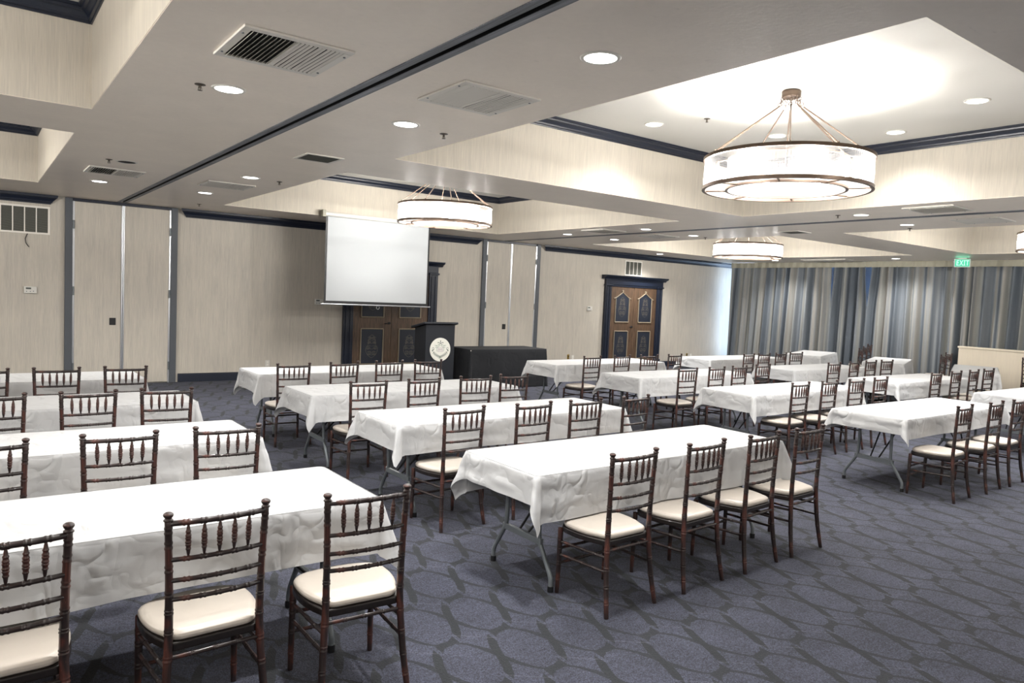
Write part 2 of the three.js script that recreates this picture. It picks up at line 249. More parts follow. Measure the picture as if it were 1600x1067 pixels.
function carvedDoor(n, xa, xb, top) {
  const z = Z0, pw = 0.21, d = thing0('door_' + n), in0 = xa + pw, in1 = xb - pw, mid = (xa + xb) / 2, lt = top - 0.24;
  function thing0(nm) { const o = new THREE.Group(); o.name = nm; o.userData.kind = 'structure'; scene.add(o); return o; }
  for (const [p, q] of [[xa, in0], [in1, xb]]) part('pilaster', [rbox(p, 0, z, q, lt + 0.02, z + 0.07, 0.006), rbox(p + 0.04, 0.25, z + 0.06, p + 0.075, lt - 0.05, z + 0.09, 0.01), rbox(q - 0.075, 0.25, z + 0.06, q - 0.04, lt - 0.05, z + 0.09, 0.01), rbox(p - 0.015, 0, z, q + 0.015, 0.22, z + 0.095, 0.008), rbox(p - 0.02, lt - 0.02, z, q + 0.02, lt + 0.02, z + 0.105, 0.008)], navy, d);
  part('lintel', [rbox(xa, lt + 0.02, z, xb, top - 0.06, z + 0.08, 0.006), rbox(in0, lt - 0.03, z, in1, lt + 0.03, z + 0.06, 0.006)], navy, d);
  { const s = new THREE.Shape(); s.moveTo(0, 0); s.lineTo(0.09, 0); s.quadraticCurveTo(0.1, 0.04, 0.17, 0.055); s.lineTo(0.19, 0.085); s.lineTo(0.19, 0.1); s.lineTo(0, 0.1); s.closePath();
    const g = new THREE.ExtrudeGeometry(s, { depth: xb - xa + 0.2, bevelEnabled: false }); g.rotateY(-Math.PI / 2); g.translate(xb + 0.1, top - 0.08, z); g.computeBoundingBox();
    part('cornice', g, navy, d); }
  for (const [p, q, side] of [[in0 + 0.004, mid - 0.003, 1], [mid + 0.003, in1 - 0.004, -1]]) {
    const leaf = part('door_leaf', rbox(p, 0.012, z, q, lt - 0.034, z + 0.04, 0.004), oak, d), w = q - p, m = (p + q) / 2 , hw = w * 0.29;
    for (const [y0, y1, arch] of [[0.25, 0.98, false], [1.22, lt - 0.17, true]]) {
      const s = new THREE.Shape(); const sh = arch ? y1 - 0.15 : y1;
      s.moveTo(m - hw, y0); s.lineTo(m + hw, y0); s.lineTo(m + hw, sh); if (!arch) s.lineTo(m - hw, sh);
      if (arch) { s.bezierCurveTo(m + hw * 0.75, sh + 0.03, m + hw * 0.35, y1 - 0.06, m, y1); s.bezierCurveTo(m - hw * 0.35, y1 - 0.06, m - hw * 0.75, sh + 0.03, m - hw, sh); }
      s.closePath();
      const g = new THREE.ExtrudeGeometry(s, { depth: 0.008, bevelEnabled: true, bevelSize: 0.004, bevelThickness: 0.004, bevelSegments: 1, curveSegments: 10 });
      const uv = g.attributes.uv, ps = g.attributes.position; for (let i = 0; i < uv.count; i++) uv.setXY(i, (ps.getX(i) - m) / (2 * hw) + 0.5, (ps.getY(i) - y0) / (y1 - y0));
      g.translate(0, 0, z + 0.038); const pn = part('door_panel', g, ornMat, leaf);
      const pts = s.getPoints(10).map(v => [v.x, v.y, z + 0.05]); const bars = []; for (let i = 0; i < pts.length; i++) { const a = pts[i], b = pts[(i + 1) % pts.length]; if (Math.hypot(a[0] - b[0], a[1] - b[1]) > 1e-4) bars.push(bar(a, b, 0.014, 8)); }
      if (arch) { bars.push(cyl(0.03, 0.03, 0.024, 0, 0, 0, 10).rotateX(Math.PI / 2).translate(m, y1 + 0.03, z + 0.05), bar([m - hw - 0.06, sh - 0.02, z + 0.05], [m - hw, sh, z + 0.05], 0.016), bar([m + hw + 0.06, sh - 0.02, z + 0.05], [m + hw, sh, z + 0.05], 0.016)); }
      part('panel_moulding', bars, gilt, leaf);
    }
    if (side > 0) part('door_handle', [cyl(0.028, 0.028, 0.02, 0, 0, 0, 16).rotateX(Math.PI / 2).translate(q - 0.05, 1.1, z + 0.05), bar([q - 0.05, 1.1, z + 0.05], [q - 0.05, 1.1, z + 0.1], 0.01), bar([q - 0.05, 1.1, z + 0.095], [q - 0.17, 1.095, z + 0.095], 0.011)], blackPlastic, leaf);
  }
}
carvedDoor(3, 5.98, 8.14, 2.42); carvedDoor(4, 13.17, 15.33, 2.42);

// ------------------------------------------------------------ curtains in front of the window wall
const curtainTones = ['#4a5159', '#596067', '#696f75', '#7a7e80', '#81827e', '#888681', '#787a7a'].map(c => new THREE.Color(c));
function curtain(zA, zB, label, pullA, pullB, wide) {            // zA far, zB near; pull = how far the upper edge is drawn aside
  const top = CH - 0.005, head = CH - 0.135, L = zB - zA, n = Math.round(L / 0.012), rows = 14, P = [], C = [], U = [], I = [], s0 = zA * 1.7 + 40;
  const nz = (u, k) => noise(u * k + 100, 3.3, 4096, 8) - 0.5;
  for (let j = 0; j <= rows; j++) { const v = j / rows, y = head - v * (head - 0.03);
    for (let i = 0; i <= n; i++) {
      const u = i / n, edge = (pullA * (1 - sstep(0, 0.35, u)) - pullB * sstep(0.65, 1, u)) * (1 - sstep(0.0, 0.42, v));
      const z = zA + u * L + edge, w = (zA + u * L) * 1.0 + v * (0.05 + 0.22 * nz(zA + u * L, 0.5)) , ph = w * 26 + 5 * nz(w, 2.2);
      const x = 0.06 * Math.sin(ph) + 0.03 * Math.sin(ph * 1.73 + 1) * (0.4 + v) + 0.018 * Math.sin(ph * 0.41);
      P.push(CUR - x, y, z); U.push(z, y);
      const b = noise((w + 60) * 12.5, 7.7, 4096, 16), b2 = noise((w + 60) * 2.1, 1.7, 4096, 16) - 0.5, b3 = noise((w + 60) * 24, 4.4, 8192, 16) - 0.5; const k = Math.max(0, Math.min(5.99, (0.45 + (b - 0.5) * 1.5 + b2 * 0.5 + b3 * 0.5 - 0.22 * sstep(-7.6, -7.0, z)) * 6)); const a = curtainTones[Math.floor(k)].clone().lerp(curtainTones[Math.floor(k) + 1], sstep(0.25, 0.75, k % 1));
      C.push(a.r, a.g, a.b);
      if (i && j) { const q = j * (n + 1) + i; I.push(q - n - 2, q - n - 1, q - 1, q - n - 1, q, q - 1); }
    } }
  const g = new THREE.BufferGeometry(); g.setAttribute('position', new THREE.Float32BufferAttribute(P, 3)); g.setAttribute('color', new THREE.Float32BufferAttribute(C, 3)); g.setAttribute('uv', new THREE.Float32BufferAttribute(U, 2)); g.setIndex(I); g.computeVertexNormals();
  const o = thing('curtain', label, 'curtain', [0, 0, 0], 0, 'striped drapes along the window wall');
  part('drape', g, curtainMat, o);
  { const Q = [], J = [], m = Math.round(L / 0.02); for (let j = 0; j < 2; j++) for (let i = 0; i <= m; i++) { const z = zA + i / m * L, x = 0.03 + 0.02 * Math.pow(Math.abs(Math.sin(z * 13)), 6) + 0.012 * Math.sin(z * 26); Q.push(CUR - 0.05 - x, j ? head - 0.015 : top, z); if (i && j) { const q = (m + 1) + i; J.push(q - m - 2, q - m - 1, q - 1, q - m - 1, q, q - 1); } }
    const h = new THREE.BufferGeometry(); h.setAttribute('position', new THREE.Float32BufferAttribute(Q, 3)); h.setIndex(J); h.computeVertexNormals(); part('pleated_heading', h, headMat, o); }
  return o;
}
const curtainMat = M({ vertexColors: true, roughness: 0.75, side: DS }), headMat = M({ color: '#9a9787', roughness: 0.8, side: DS });
curtain(-13.5, -10.38, 'farthest striped grey drape, beside the bright window slit at the wall corner', 0, 0.035);
curtain(-10.39, -9.36, 'narrow dark striped drape between the two bluish light gaps', 0.035, 0.11);
curtain(-9.37, -7.43, 'striped grey and beige drape with the bright light pool, left of exit sign', 0.06, 0);
curtain(-7.42, 3.0, 'long blue grey drape behind the low partition and exit sign', 0, 0);
solo('added_gap_shade', [box(X1 - 0.16, 0.02, -13.0, X1 - 0.158, 2.99, 3.0), box(X1 - 0.17, 0.0, -13.0, X1 - 0.148, 0.03, 3.0)], MP({ color: '#9fabbb', transmission: 0.3, roughness: 1, thickness: 0, side: DS }), 'added bluish translucent sheet dimming the daylight in the gaps between drapes', 'window shade');  // added sheet, tinted to turn the sky in the drape gaps dim and blue

// ------------------------------------------------------------ chairs
const v3 = (x, y, z) => new THREE.Vector3(x, y, z);
function ringRows(base, rings, len, n = 10) {                   // [t, r] rows with paired bamboo rings
  const ts = new Set(); for (let i = 0; i <= n; i++) ts.add(i / n);
  for (const r of rings) for (const d of [-0.013, -0.0095, -0.006, -0.0025, 0.0025, 0.006, 0.0095, 0.013]) { const t = r + d / len; if (t > 0 && t < 1) ts.add(t); }
  return [...ts].sort((a, b) => a - b).map(t => { let r = base(t); for (const q of rings) { const d = Math.abs((t - q) * len); if (d > 0.0045 && d < 0.01) r += 0.0019; } return [t, r]; });
}
function makeChair() {
  const o = new THREE.Group();
  const postPath = (s) => { const c = new THREE.CatmullRomCurve3([v3(s * 0.2, 0, 0.235), v3(s * 0.183, 0.2, 0.203), v3(s * 0.17, 0.43, 0.185), v3(s * 0.171, 0.62, 0.188), v3(s * 0.18, 0.9, 0.2)]); return (t) => c.getPoint(t); };
  const postRows = ringRows(t => 0.0135 + 0.0025 * Math.sin(Math.PI * Math.min(1, t * 1.15)), [0.1, 0.21, 0.32, 0.43, 0.55, 0.655, 0.745, 0.835, 0.915, 0.965].map(x => x), 0.91, 12);
  for (const s of [-1, 1]) {
    const p = part('back_post', turned(postPath(s), postRows, 10, 0.92), wood, o);
    const f = new THREE.LatheGeometry([[0, 0.032], [0.01, 0.0315], [0.017, 0.027], [0.0185, 0.021], [0.016, 0.015], [0.0125, 0.011], [0.012, 0.007], [0.017, 0.004], [0.017, -0.001], [0, -0.001]].map(a => new THREE.Vector2(...a)).reverse(), 14); f.translate(s * 0.18, 0.898, 0.2); part('finial', f, wood, p);
    const fl = (t) => v3(s * (0.192 + 0.004 * (1 - t)), 0.4 * t, -0.185 - 0.006 * (1 - t));
    part('front_leg', turned(fl, ringRows(t => 0.0125 + 0.004 * t, [0.22, 0.46, 0.7, 0.83], 0.4, 6), 10, 0.4), wood, o);
  }
  const railZ = (y) => 0.185 + (y - 0.43) * 0.032, railHalf = (y) => 0.17 + Math.max(0, y - 0.6) * 0.035;
  for (const y of [0.886, 0.747, 0.667, 0.594]) { const h = railHalf(y), z = railZ(y), bow = 0.02;
    const path = (t) => { const x = (t * 2 - 1); return v3(x * h, y, z + bow * (1 - x * x)); };
    part('back_rail', turned(path, ringRows(() => y > 0.8 ? 0.0115 : 0.0095, [0.17, 0.335, 0.5, 0.665, 0.83], 2 * h, 8), 8, 0.36), wood, o); }
  for (let k = 0; k < 5; k++) { const x = (k - 2) / 3; const at = (y) => { const q = x * 0.98; return v3(q * railHalf(y) * 0.96, y, railZ(y) + 0.02 * (1 - q * q)); };
    const a = at(0.752), b = at(0.881), path = (t) => a.clone().lerp(b, t);
    part('spindle', turned(path, ringRows(t => 0.0032 + 0.0066 * Math.pow(Math.sin(Math.PI * Math.min(1, Math.max(0, t))), 0.75), [0.3, 0.5, 0.7], 0.13, 8), 8, 0.13), wood, o); }
  const stretch = (a, b) => part('stretcher', turned((t) => v3(...a).lerp(v3(...b), t), ringRows(() => 0.0085, [0.25, 0.5, 0.75], 0.38, 4), 8, 0.38), wood, o);
  for (const s of [-1, 1]) for (const [y0, y1] of [[0.318, 0.328], [0.238, 0.246]]) stretch([s * 0.193, y0, -0.185], [s * 0.178, y1, 0.197]);
  stretch([-0.192, 0.276, -0.185], [0.192, 0.276, -0.185]); stretch([-0.192, 0.185, -0.186], [0.192, 0.185, -0.186]); stretch([-0.174, 0.368, 0.19], [0.174, 0.368, 0.19]);
  const shape = (k) => { const s = new THREE.Shape(), f = 0.222 - k, b = 0.18 - k, zf = -0.215 + k, zb = 0.19 - k;   // drawn in x and z
    s.moveTo(-b + 0.03, zb); s.lineTo(b - 0.03, zb); s.quadraticCurveTo(b, zb, b + 0.005, zb - 0.04); s.quadraticCurveTo(f + 0.01, 0.03, f, -0.1); s.quadraticCurveTo(f - 0.005, zf + 0.02, f - 0.09, zf + 0.006); s.quadraticCurveTo(0, zf - 0.012, -f + 0.09, zf + 0.006); s.quadraticCurveTo(-f + 0.005, zf + 0.02, -f, -0.1); s.quadraticCurveTo(-f - 0.01, 0.03, -b - 0.005, zb - 0.04); s.quadraticCurveTo(-b, zb, -b + 0.03, zb); return s; };
  const slab = (k, y, d, bs, bt, seg) => { const g = new THREE.ExtrudeGeometry(shape(k + bs), { depth: d, bevelEnabled: true, bevelSize: bs, bevelThickness: bt, bevelSegments: seg, curveSegments: 6 }); g.rotateX(Math.PI / 2); g.translate(0, y + d + bt, 0); return g; };
  part('seat_frame', slab(0.004, 0.388, 0.022, 0.006, 0.006, 2), darkWood, o);
  { const g0 = slab(0.006, 0.418, 0.006, 0.034, 0.018, 6); const g = toCreasedNormals(mergeVertices((g0.deleteAttribute('normal'), g0), 1e-4), 1.2); 
    part('seat_cushion', g, vinyl, o); }
  return o;
}
const chair0 = makeChair(); let chairUsed = false;
function chair(x, z, turnDeg, label, group, y = 0, tilt = 0) {
  const c = chairUsed ? chair0.clone() : chair0; chairUsed = true;
  c.name = numbered('ballroom_chair'); c.userData = {}; scene.add(c); c.position.set(x, y, z); c.rotation.y = turnDeg * Math.PI / 180;
  return tag(c, label, 'chair', group);
}

// ------------------------------------------------------------ folding tables and their cloths
function foldingTable(w, d, label, x, z, a, group) {
  const t = thing('folding_table', label, 'table', [x, 0, z], a, group);
  part('tabletop', rbox(-w / 2, 0.71, -d / 2, w / 2, 0.745, d / 2, 0.012, 2), plastic, t);
  for (const s of [-1, 1]) { const X = s * (w / 2 - 0.21), fr = part('leg_frame', bar([X, 0.69, -0.23], [X, 0.69, 0.23], 0.014), greySteel, t); part('crossbar', rbox(X - 0.012, 0.255, -0.2, X + 0.012, 0.295, 0.2, 0.004), greySteel, fr);
    for (const k of [-1, 1]) { const leg = part('leg', tube([[X, 0.7, k * 0.165], [X, 0.45, k * 0.165], [X, 0.3, k * 0.17], [X, 0.27, k * 0.18], [X, 0.11, k * 0.285], [X, 0.075, k * 0.3], [X, 0.01, k * 0.3]], 0.0145, 10, 30), greySteel, fr); void leg; part('foot', cyl(0.019, 0.019, 0.035, X, 0.018, k * 0.3, 12), blackPlastic, fr); }
    for (const k of [-1, 1]) part('brace', bar([X, 0.275, k * 0.04], [X - s * 0.42, 0.7, k * 0.1], 0.008), blackPlastic, t); }
  return t;
}
function clothGeo(w, d, hl, he, seedN, opt = {}) {              // hl = drop along the long sides, he = drop at the ends
  const R = 0.035, hw = w / 2 + 0.004, hd = d / 2 + 0.004, Y = 0.7515, ring = [];
  const side = (x0, z0, x1, z1, nx, nz, n, L, id) => { for (let i = 0; i < n; i++) { const t = i / n; ring.push({ x: x0 + (x1 - x0) * t, z: z0 + (z1 - z0) * t, nx, nz, L, c: 0, id }); } };
  const corner = (cx, cz, a0, first, second) => { const n = 14; for (let i = 0; i < n; i++) { const q = (i + 0.0) / n, a = a0 + q * Math.PI / 2, th = q * Math.PI / 2; const L = Math.min(first / Math.max(Math.cos(th), 1e-3), second / Math.max(Math.sin(th), 1e-3)) ; ring.push({ x: cx + R * Math.cos(a), z: cz + R * Math.sin(a), nx: Math.cos(a), nz: Math.sin(a), L: Math.min(L * 1.04, Math.hypot(first, second) * 1.06), c: 1 - Math.abs(2 * q - 1), id: 9 }); } };
  side(hw, -hd + R, hw, hd - R, 1, 0, 26, he, 0); corner(hw - R, hd - R, 0, he, hl);
  side(hw - R, hd, -hw + R, hd, 0, 1, 84, hl, 1); corner(-hw + R, hd - R, Math.PI / 2, hl, he);
  side(-hw, hd - R, -hw, -hd + R, -1, 0, 26, he, 2); corner(-hw + R, -hd + R, Math.PI, he, hl);
  side(-hw + R, -hd, hw - R, -hd, 0, -1, 84, hl, 3); corner(hw - R, -hd + R, Math.PI * 1.5, hl, he);
  const n = ring.length, rows = 11, P = [], U = [], I = [];
  const nz = (a, b) => noise(a + seedN * 17.3 + 50, b + seedN * 5.1 + 50, 4096, 4096) - 0.5;
  // distance along the edge
  let acc = 0; ring.forEach((p, i) => { p.s = acc; const q = ring[(i + 1) % n]; acc += Math.hypot(q.x - p.x, q.z - p.z) + 0.0; });
  for (let j = 0; j <= rows; j++) { const v = j / rows;
    ring.forEach((p) => {
      const drop = v * (p.L + (opt.wave ?? 0.012) * nz(p.s * 1.3, 9)), far = v * v * (3 - 2 * v);
      let out = 0.006 * Math.min(1, v * 6) + 0.045 * v * nz(p.s * 2.6, 2) + 0.022 * v * nz(p.s * 7, 5) + 0.012 * nz(p.s * 5, v * 4) * Math.min(1, v * 4);
      out += p.c * (0.075 * v + 0.02 * far); if (p.c === 0) out = Math.max(out, -0.004 + (p.id % 2 ? 0 : 0.012 * v));
      const y = Y - (v < 0.0001 ? 0 : 0.006) - drop + (j === 0 ? 0 : 0.004);
      P.push(p.x + p.nx * out, y, p.z + p.nz * out); U.push(p.s, 2 + drop);
    }); }
  for (let j = 0; j < rows; j++) for (let i = 0; i < n; i++) { const a = j * n + i, b = j * n + (i + 1) % n; I.push(a, b, a + n, b, b + n, a + n); }
  // the top: rings drawn in towards a spine
  const base = 0; let prev = base; const topRings = 7;
  const start = P.length / 3;
  for (let k = 1; k <= topRings; k++) { const f = 1 - k / (topRings + 0.0); const o = P.length / 3;
    ring.forEach(p => { const sx = Math.sign(p.x) * Math.max(0, Math.abs(p.x) - hd), x = sx + (p.x - sx) * (k === 1 ? 0.975 : f), z = p.z * (k === 1 ? 0.975 : f); P.push(x, Y + (k > 1 ? 0.0018 * nz(x * 4, z * 4) : 0), z); U.push(x + seedN * 0.37, z + seedN * 0.21); });
    for (let i = 0; i < n; i++) { const a = (k === 1 ? 0 : prev) + i, b = (k === 1 ? 0 : prev) + (i + 1) % n; I.push(a, o + i, b, b, o + i, o + (i + 1) % n); }
    prev = o; }
  void start;
  const g = new THREE.BufferGeometry(); g.setAttribute('position', new THREE.Float32BufferAttribute(P, 3)); g.setAttribute('uv', new THREE.Float32BufferAttribute(U, 2)); g.setIndex(I); g.computeVertexNormals(); return g;
}
let clothN = 0;
function clothTable(x, z, a, w, d, hl, he, tableLabel, clothLabel, groupT, mat = linen, cat = 'tablecloth', opt) {
  const t = foldingTable(w, d, tableLabel, x, z, a, groupT);
  const c = part('tablecloth', clothGeo(w, d, hl, he, ++clothN, opt), mat, scene); c.position.set(x, 0, z); c.rotation.y = a;
  return [t, tag(c, clothLabel, 'tablecloth', 'cloths on the folding tables')];
}
const rowName = ['nearest', 'second', 'third', 'farthest'], nth = ['first', 'second', 'third', 'fourth'];
const blocks = [
  { b: 'left', key: 'column left of the camera', right: [1.62, 1.57, 1.56, 1.45], front: [-3.18, -4.85, -6.56, -8.3], drop: [[0.26, 0.2], [0.25, 0.2], [0.26, 0.2], [0.26, 0.2]], chairs: [[[0.08, -2.86, 2], [0.75, -2.84, 2], [1.37, -2.8, -3]], [[0.04, -4.48, 1], [0.67, -4.48, -3], [1.25, -4.48, -4]], [[0.12, -6.25, 1], [0.7, -6.25, 2], [1.27, -6.25, -6]], [[0.08, -7.96, 0], [0.65, -7.94, -4], [1.22, -7.95, -2]]], names: ['third from right', 'second from right', 'at right end'] },
  { b: 'middle', key: 'column before the lectern', right: [5.04, 5.04, 5.02, 5.08], front: [-3.19, -4.88, -6.58, -8.36], drop: [[0.28, 0.175], [0.22, 0.19], [0.25, 0.2], [0.26, 0.22]], chairs: [[[3.04, -2.86, 1], [3.69, -2.87, 3], [4.31, -2.88, 4], [4.9, -2.9, 2]], [[2.98, -4.57, 3], [3.65, -4.57, 3], [4.22, -4.57, 2], [4.83, -4.58, 6]], [[2.99, -6.22, -1], [3.6, -6.27, 3], [4.26, -6.3, -4], [4.8, -6.36, -2]], [[2.88, -7.9, -1], [3.48, -7.96, 7], [4.1, -8.0, 2], [4.69, -8.03, -6]]] },
  { b: 'right', key: 'column right of the aisle', right: [9.68, 9.68, 9.62, 9.64], front: [-3.3, -5.0, -6.72, -8.48], drop: [[0.2, 0.15], [0.24, 0.2], [0.25, 0.2], [0.26, 0.2]], chairs: [[[7.65, -2.95, 3], [8.37, -2.94, 3], [8.98, -2.94, 2]], [[7.75, -4.74, 2], [8.37, -4.74, 3], [9.03, -4.75, 1], [9.66, -4.76, 2]], [[7.68, -6.34, -1], [8.3, -6.36, 4], [8.88, -6.41, 4], [9.54, -6.47, 2]], [[7.57, -8.11, 4], [8.23, -8.13, 4], [8.89, -8.14, -5], [9.53, -8.18, 5]]] },
  { b: 'far', key: 'column nearest the curtains', right: [13.34, 13.3, 13.36, 13.5], front: [-3.35, -5.1, -6.8, -8.62], drop: [[0.22, 0.2], [0.24, 0.18], [0.24, 0.18], [0.24, 0.18]], chairs: [[], [[11.56, -4.88, 3], [12.27, -4.89, 2], [12.97, -4.91, 2], [13.64, -4.94, -2]], [[11.38, -6.38, 0], [12.13, -6.45, 6], [12.8, -6.5, 1], [13.39, -6.5, -4]], [[11.32, -7.99, 6], [11.84, -8.02, 2], [12.44, -8.06, 2], [13.14, -8.16, -6]]] },
];
for (const B of blocks) B.front.forEach((zf, r) => {
  const w = 2.44, d = 0.765, place = `${rowName[r]} row of the ${B.key}`;
  clothTable(B.right[r] - w / 2, zf - d / 2, 0, w, d, B.drop[r][0], B.drop[r][1], `folding table under white cloth, ${place}`, `white creased cloth on table, ${place}`, 'folding tables set in rows');
  const names = B.names || (B.chairs[r].length === 4 ? ['at left end', 'second from left', 'third from left', 'at right end'] : ['at left end', 'second from left', 'at photo edge']);
  B.chairs[r].forEach(([x, z, a], k) => chair(x, z - 0.2, a, `dark ballroom chair ${names[k]}, ${place}`, 'ballroom chairs at the rows of tables'));
});
[[15.95, -9.52, 'farthest slanted table'], [15.95, -7.73, 'middle slanted table'], [15.9, -6.0, 'slanted table beside the low partition']].forEach(([x, z, n]) => clothTable(x, z, 0.36, 2.13, 0.765, 0.3, 0.3, `grey folding table under white cloth, ${n} near curtains`, `white cloth on the ${n} near the curtains`, 'folding tables set in rows'));
{ const [, c] = clothTable(8.36, -11.64, 0, 1.83, 0.765, 0.735, 0.735, 'folding table wholly hidden by a black cloth, beside the lectern', 'black cloth hanging to the floor over table beside the lectern', 'black draped table', blackCloth, 'tablecloth', { wave: 0 }); c.userData.group = 'black draped table'; }

// chairs stacked by the curtains
[[16.3, -8.75, 3, 'stack before the curtain, left of the middle slanted table'], [16.55, -7.07, 2, 'stack before the curtain, left of the low partition']].forEach(([x, z, n, l]) => { for (let k = 0; k < n; k++) chair(x + k * 0.055, z + k * 0.07, 40, `dark ballroom chair, ${k === n - 1 ? 'topmost' : k ? 'middle' : 'bottom'} in ${l}`, 'stacked ballroom chairs by the curtains', k * 0.055); });
['bottom', 'topmost'].forEach((lv, k) => chair(17.05, -5.35, -88, `dark ballroom chair with ivory seat, ${lv} in stack before low partition`, 'stacked ballroom chairs by the curtains', k * 0.08));

// ------------------------------------------------------------ lectern, screen, partition and small things
{
  const o = thing('lectern', 'dark navy lectern with round white crest, beside the black table', 'lectern', [6.86, 0, -11.6]);
  const s = new THREE.Shape(); s.moveTo(0.2, 0.02); s.lineTo(0.2, 1.19); s.lineTo(-0.2, 1.11); s.lineTo(-0.2, 0.02); s.closePath();
  const g = new THREE.ExtrudeGeometry(s, { depth: 0.6, bevelEnabled: true, bevelSize: 0.006, bevelThickness: 0.006, bevelSegments: 2 }); g.rotateY(-Math.PI / 2); g.translate(0.3, 0, 0);
  const dk = M({ color: '#11161f', roughness: 0.55 });
  part('body', g, dk, o);
  const t = rbox(-0.355, -0.02, -0.27, 0.355, 0.02, 0.245, 0.01, 3); t.rotateX(-Math.atan2(0.08, 0.4)); t.translate(0, 1.185, 0.0); part('sloped_top', t, dk, o);
  part('plinth', rbox(-0.33, 0, -0.22, 0.33, 0.09, 0.225, 0.008), dk, o);
  const crest = canvasTex(512, 512, (c, w) => {
    c.fillStyle = '#dcdcd4'; c.fillRect(0, 0, w, w); c.translate(256, 256); const mir = (f) => [1, -1].forEach(k => { c.save(); c.scale(k, 1); f(); c.restore(); });
    const leaf = (x, y, a, l, b) => { c.save(); c.translate(x, y); c.rotate(a); c.beginPath(); c.moveTo(0, 0); c.quadraticCurveTo(l * 0.4, -b, l, 0); c.quadraticCurveTo(l * 0.4, b, 0, 0); c.fill(); c.restore(); };
    c.fillStyle = '#3d4b43'; c.beginPath(); c.arc(0, -185, 13, 0, 7); c.fill(); leaf(0, -120, -Math.PI / 2, 56, 14); mir(() => { leaf(4, -130, -0.6, 64, 13); leaf(6, -118, 0.15, 50, 10); c.beginPath(); c.arc(62, -150, 11, 0, 7); c.fill(); });
    c.strokeStyle = '#7f9288'; c.lineWidth = 9; mir(() => { c.beginPath(); c.moveTo(6, -92); c.bezierCurveTo(60, -120, 90, -70, 140, -96); c.stroke(); c.beginPath(); c.moveTo(20, -80); c.bezierCurveTo(100, -60, 92, 10, 80, 40); c.stroke(); c.beginPath(); c.arc(104, -62, 20, 0, 5); c.stroke(); });
    c.fillStyle = '#44534b'; c.strokeStyle = '#44534b'; c.lineWidth = 8; mir(() => { c.beginPath(); c.arc(180, -22, 22, 0.5, 6.2); c.stroke(); c.beginPath(); c.moveTo(190, 4); c.bezierCurveTo(170, 90, 90, 130, 6, 156); c.stroke(); for (let k = 0; k < 8; k++) { const t = k / 7, x = 186 - 160 * t, y = 10 + 140 * Math.sqrt(t); leaf(x, y, 0.9, 38, 12); leaf(x, y, 3.6, 36, 11); } leaf(176, 20, -0.2, 40, 12); });
    c.fillStyle = '#56685e'; leaf(0, 200, -Math.PI / 2, 60, 22); mir(() => leaf(2, 172, 0.4, 44, 14));
    c.strokeStyle = '#a79aa4'; c.lineWidth = 7; c.strokeRect(-58, -48, 116, 92); for (let k = 0; k < 5; k++) { c.beginPath(); c.moveTo(-42 + k * 20, -34); c.lineTo(-46 + k * 22, 30); c.stroke(); } c.beginPath(); c.moveTo(-48, 0); c.lineTo(48, -6); c.stroke();
  });
  const m = new THREE.CylinderGeometry(0.215, 0.215, 0.012, 56); m.rotateX(Math.PI / 2); m.translate(0, 0.747, 0.21);
  { const uv = m.attributes.uv, p = m.attributes.position; for (let i = 0; i < uv.count; i++) uv.setXY(i, p.getX(i) / 0.43 + 0.5, (p.getY(i) - 0.747) / 0.43 + 0.5); }
  tag(part('crest_disc', m, M({ map: crest, roughness: 0.5 }), o), 'round off-white disc with floral crest');
}
{
  const o = thing('projection_screen', 'white pull-down projection screen with black border hanging before the carved doors', 'screen', [6.04, 0, -12.31]);
  const c = new THREE.CylinderGeometry(0.042, 0.042, 2.14, 20); c.rotateZ(Math.PI / 2); c.translate(0, 3.075, 0); part('roller_case', c, plastic, o);
  part('end_cap', [rbox(-1.13, 3.02, -0.055, -1.07, 3.14, 0.05, 0.006), rbox(1.07, 3.02, -0.055, 1.13, 3.14, 0.05, 0.006)], M({ color: '#8f8c7c', roughness: 0.5 }), o);
  const b = part('border', box(-1.05, 1.5, -0.006, 1.05, 3.06, -0.002), blackPlastic, o); void b;
  part('fabric', box(-1.015, 1.555, -0.003, 1.015, 3.06, 0.001), screenMat, o);
  const w = new THREE.CylinderGeometry(0.013, 0.013, 2.22, 12); w.rotateZ(Math.PI / 2); w.translate(0, 1.495, 0); part('weight_bar', w, aluminium, o);
  part('pull_ring', new THREE.TorusGeometry(0.03, 0.005, 8, 20).translate(0, 1.455, 0), aluminium, o);
}
solo('half_wall', [box(17.55, 0, -6.99, 17.7, 1.08, -1.5), rbox(17.53, 1.075, -7.01, 17.72, 1.115, -1.48, 0.006)], M({ map: paper(214, 204, 186, 0.02), roughness: 0.7 }), 'low cream partition wall with a flat cap in front of the curtains', 'partition');
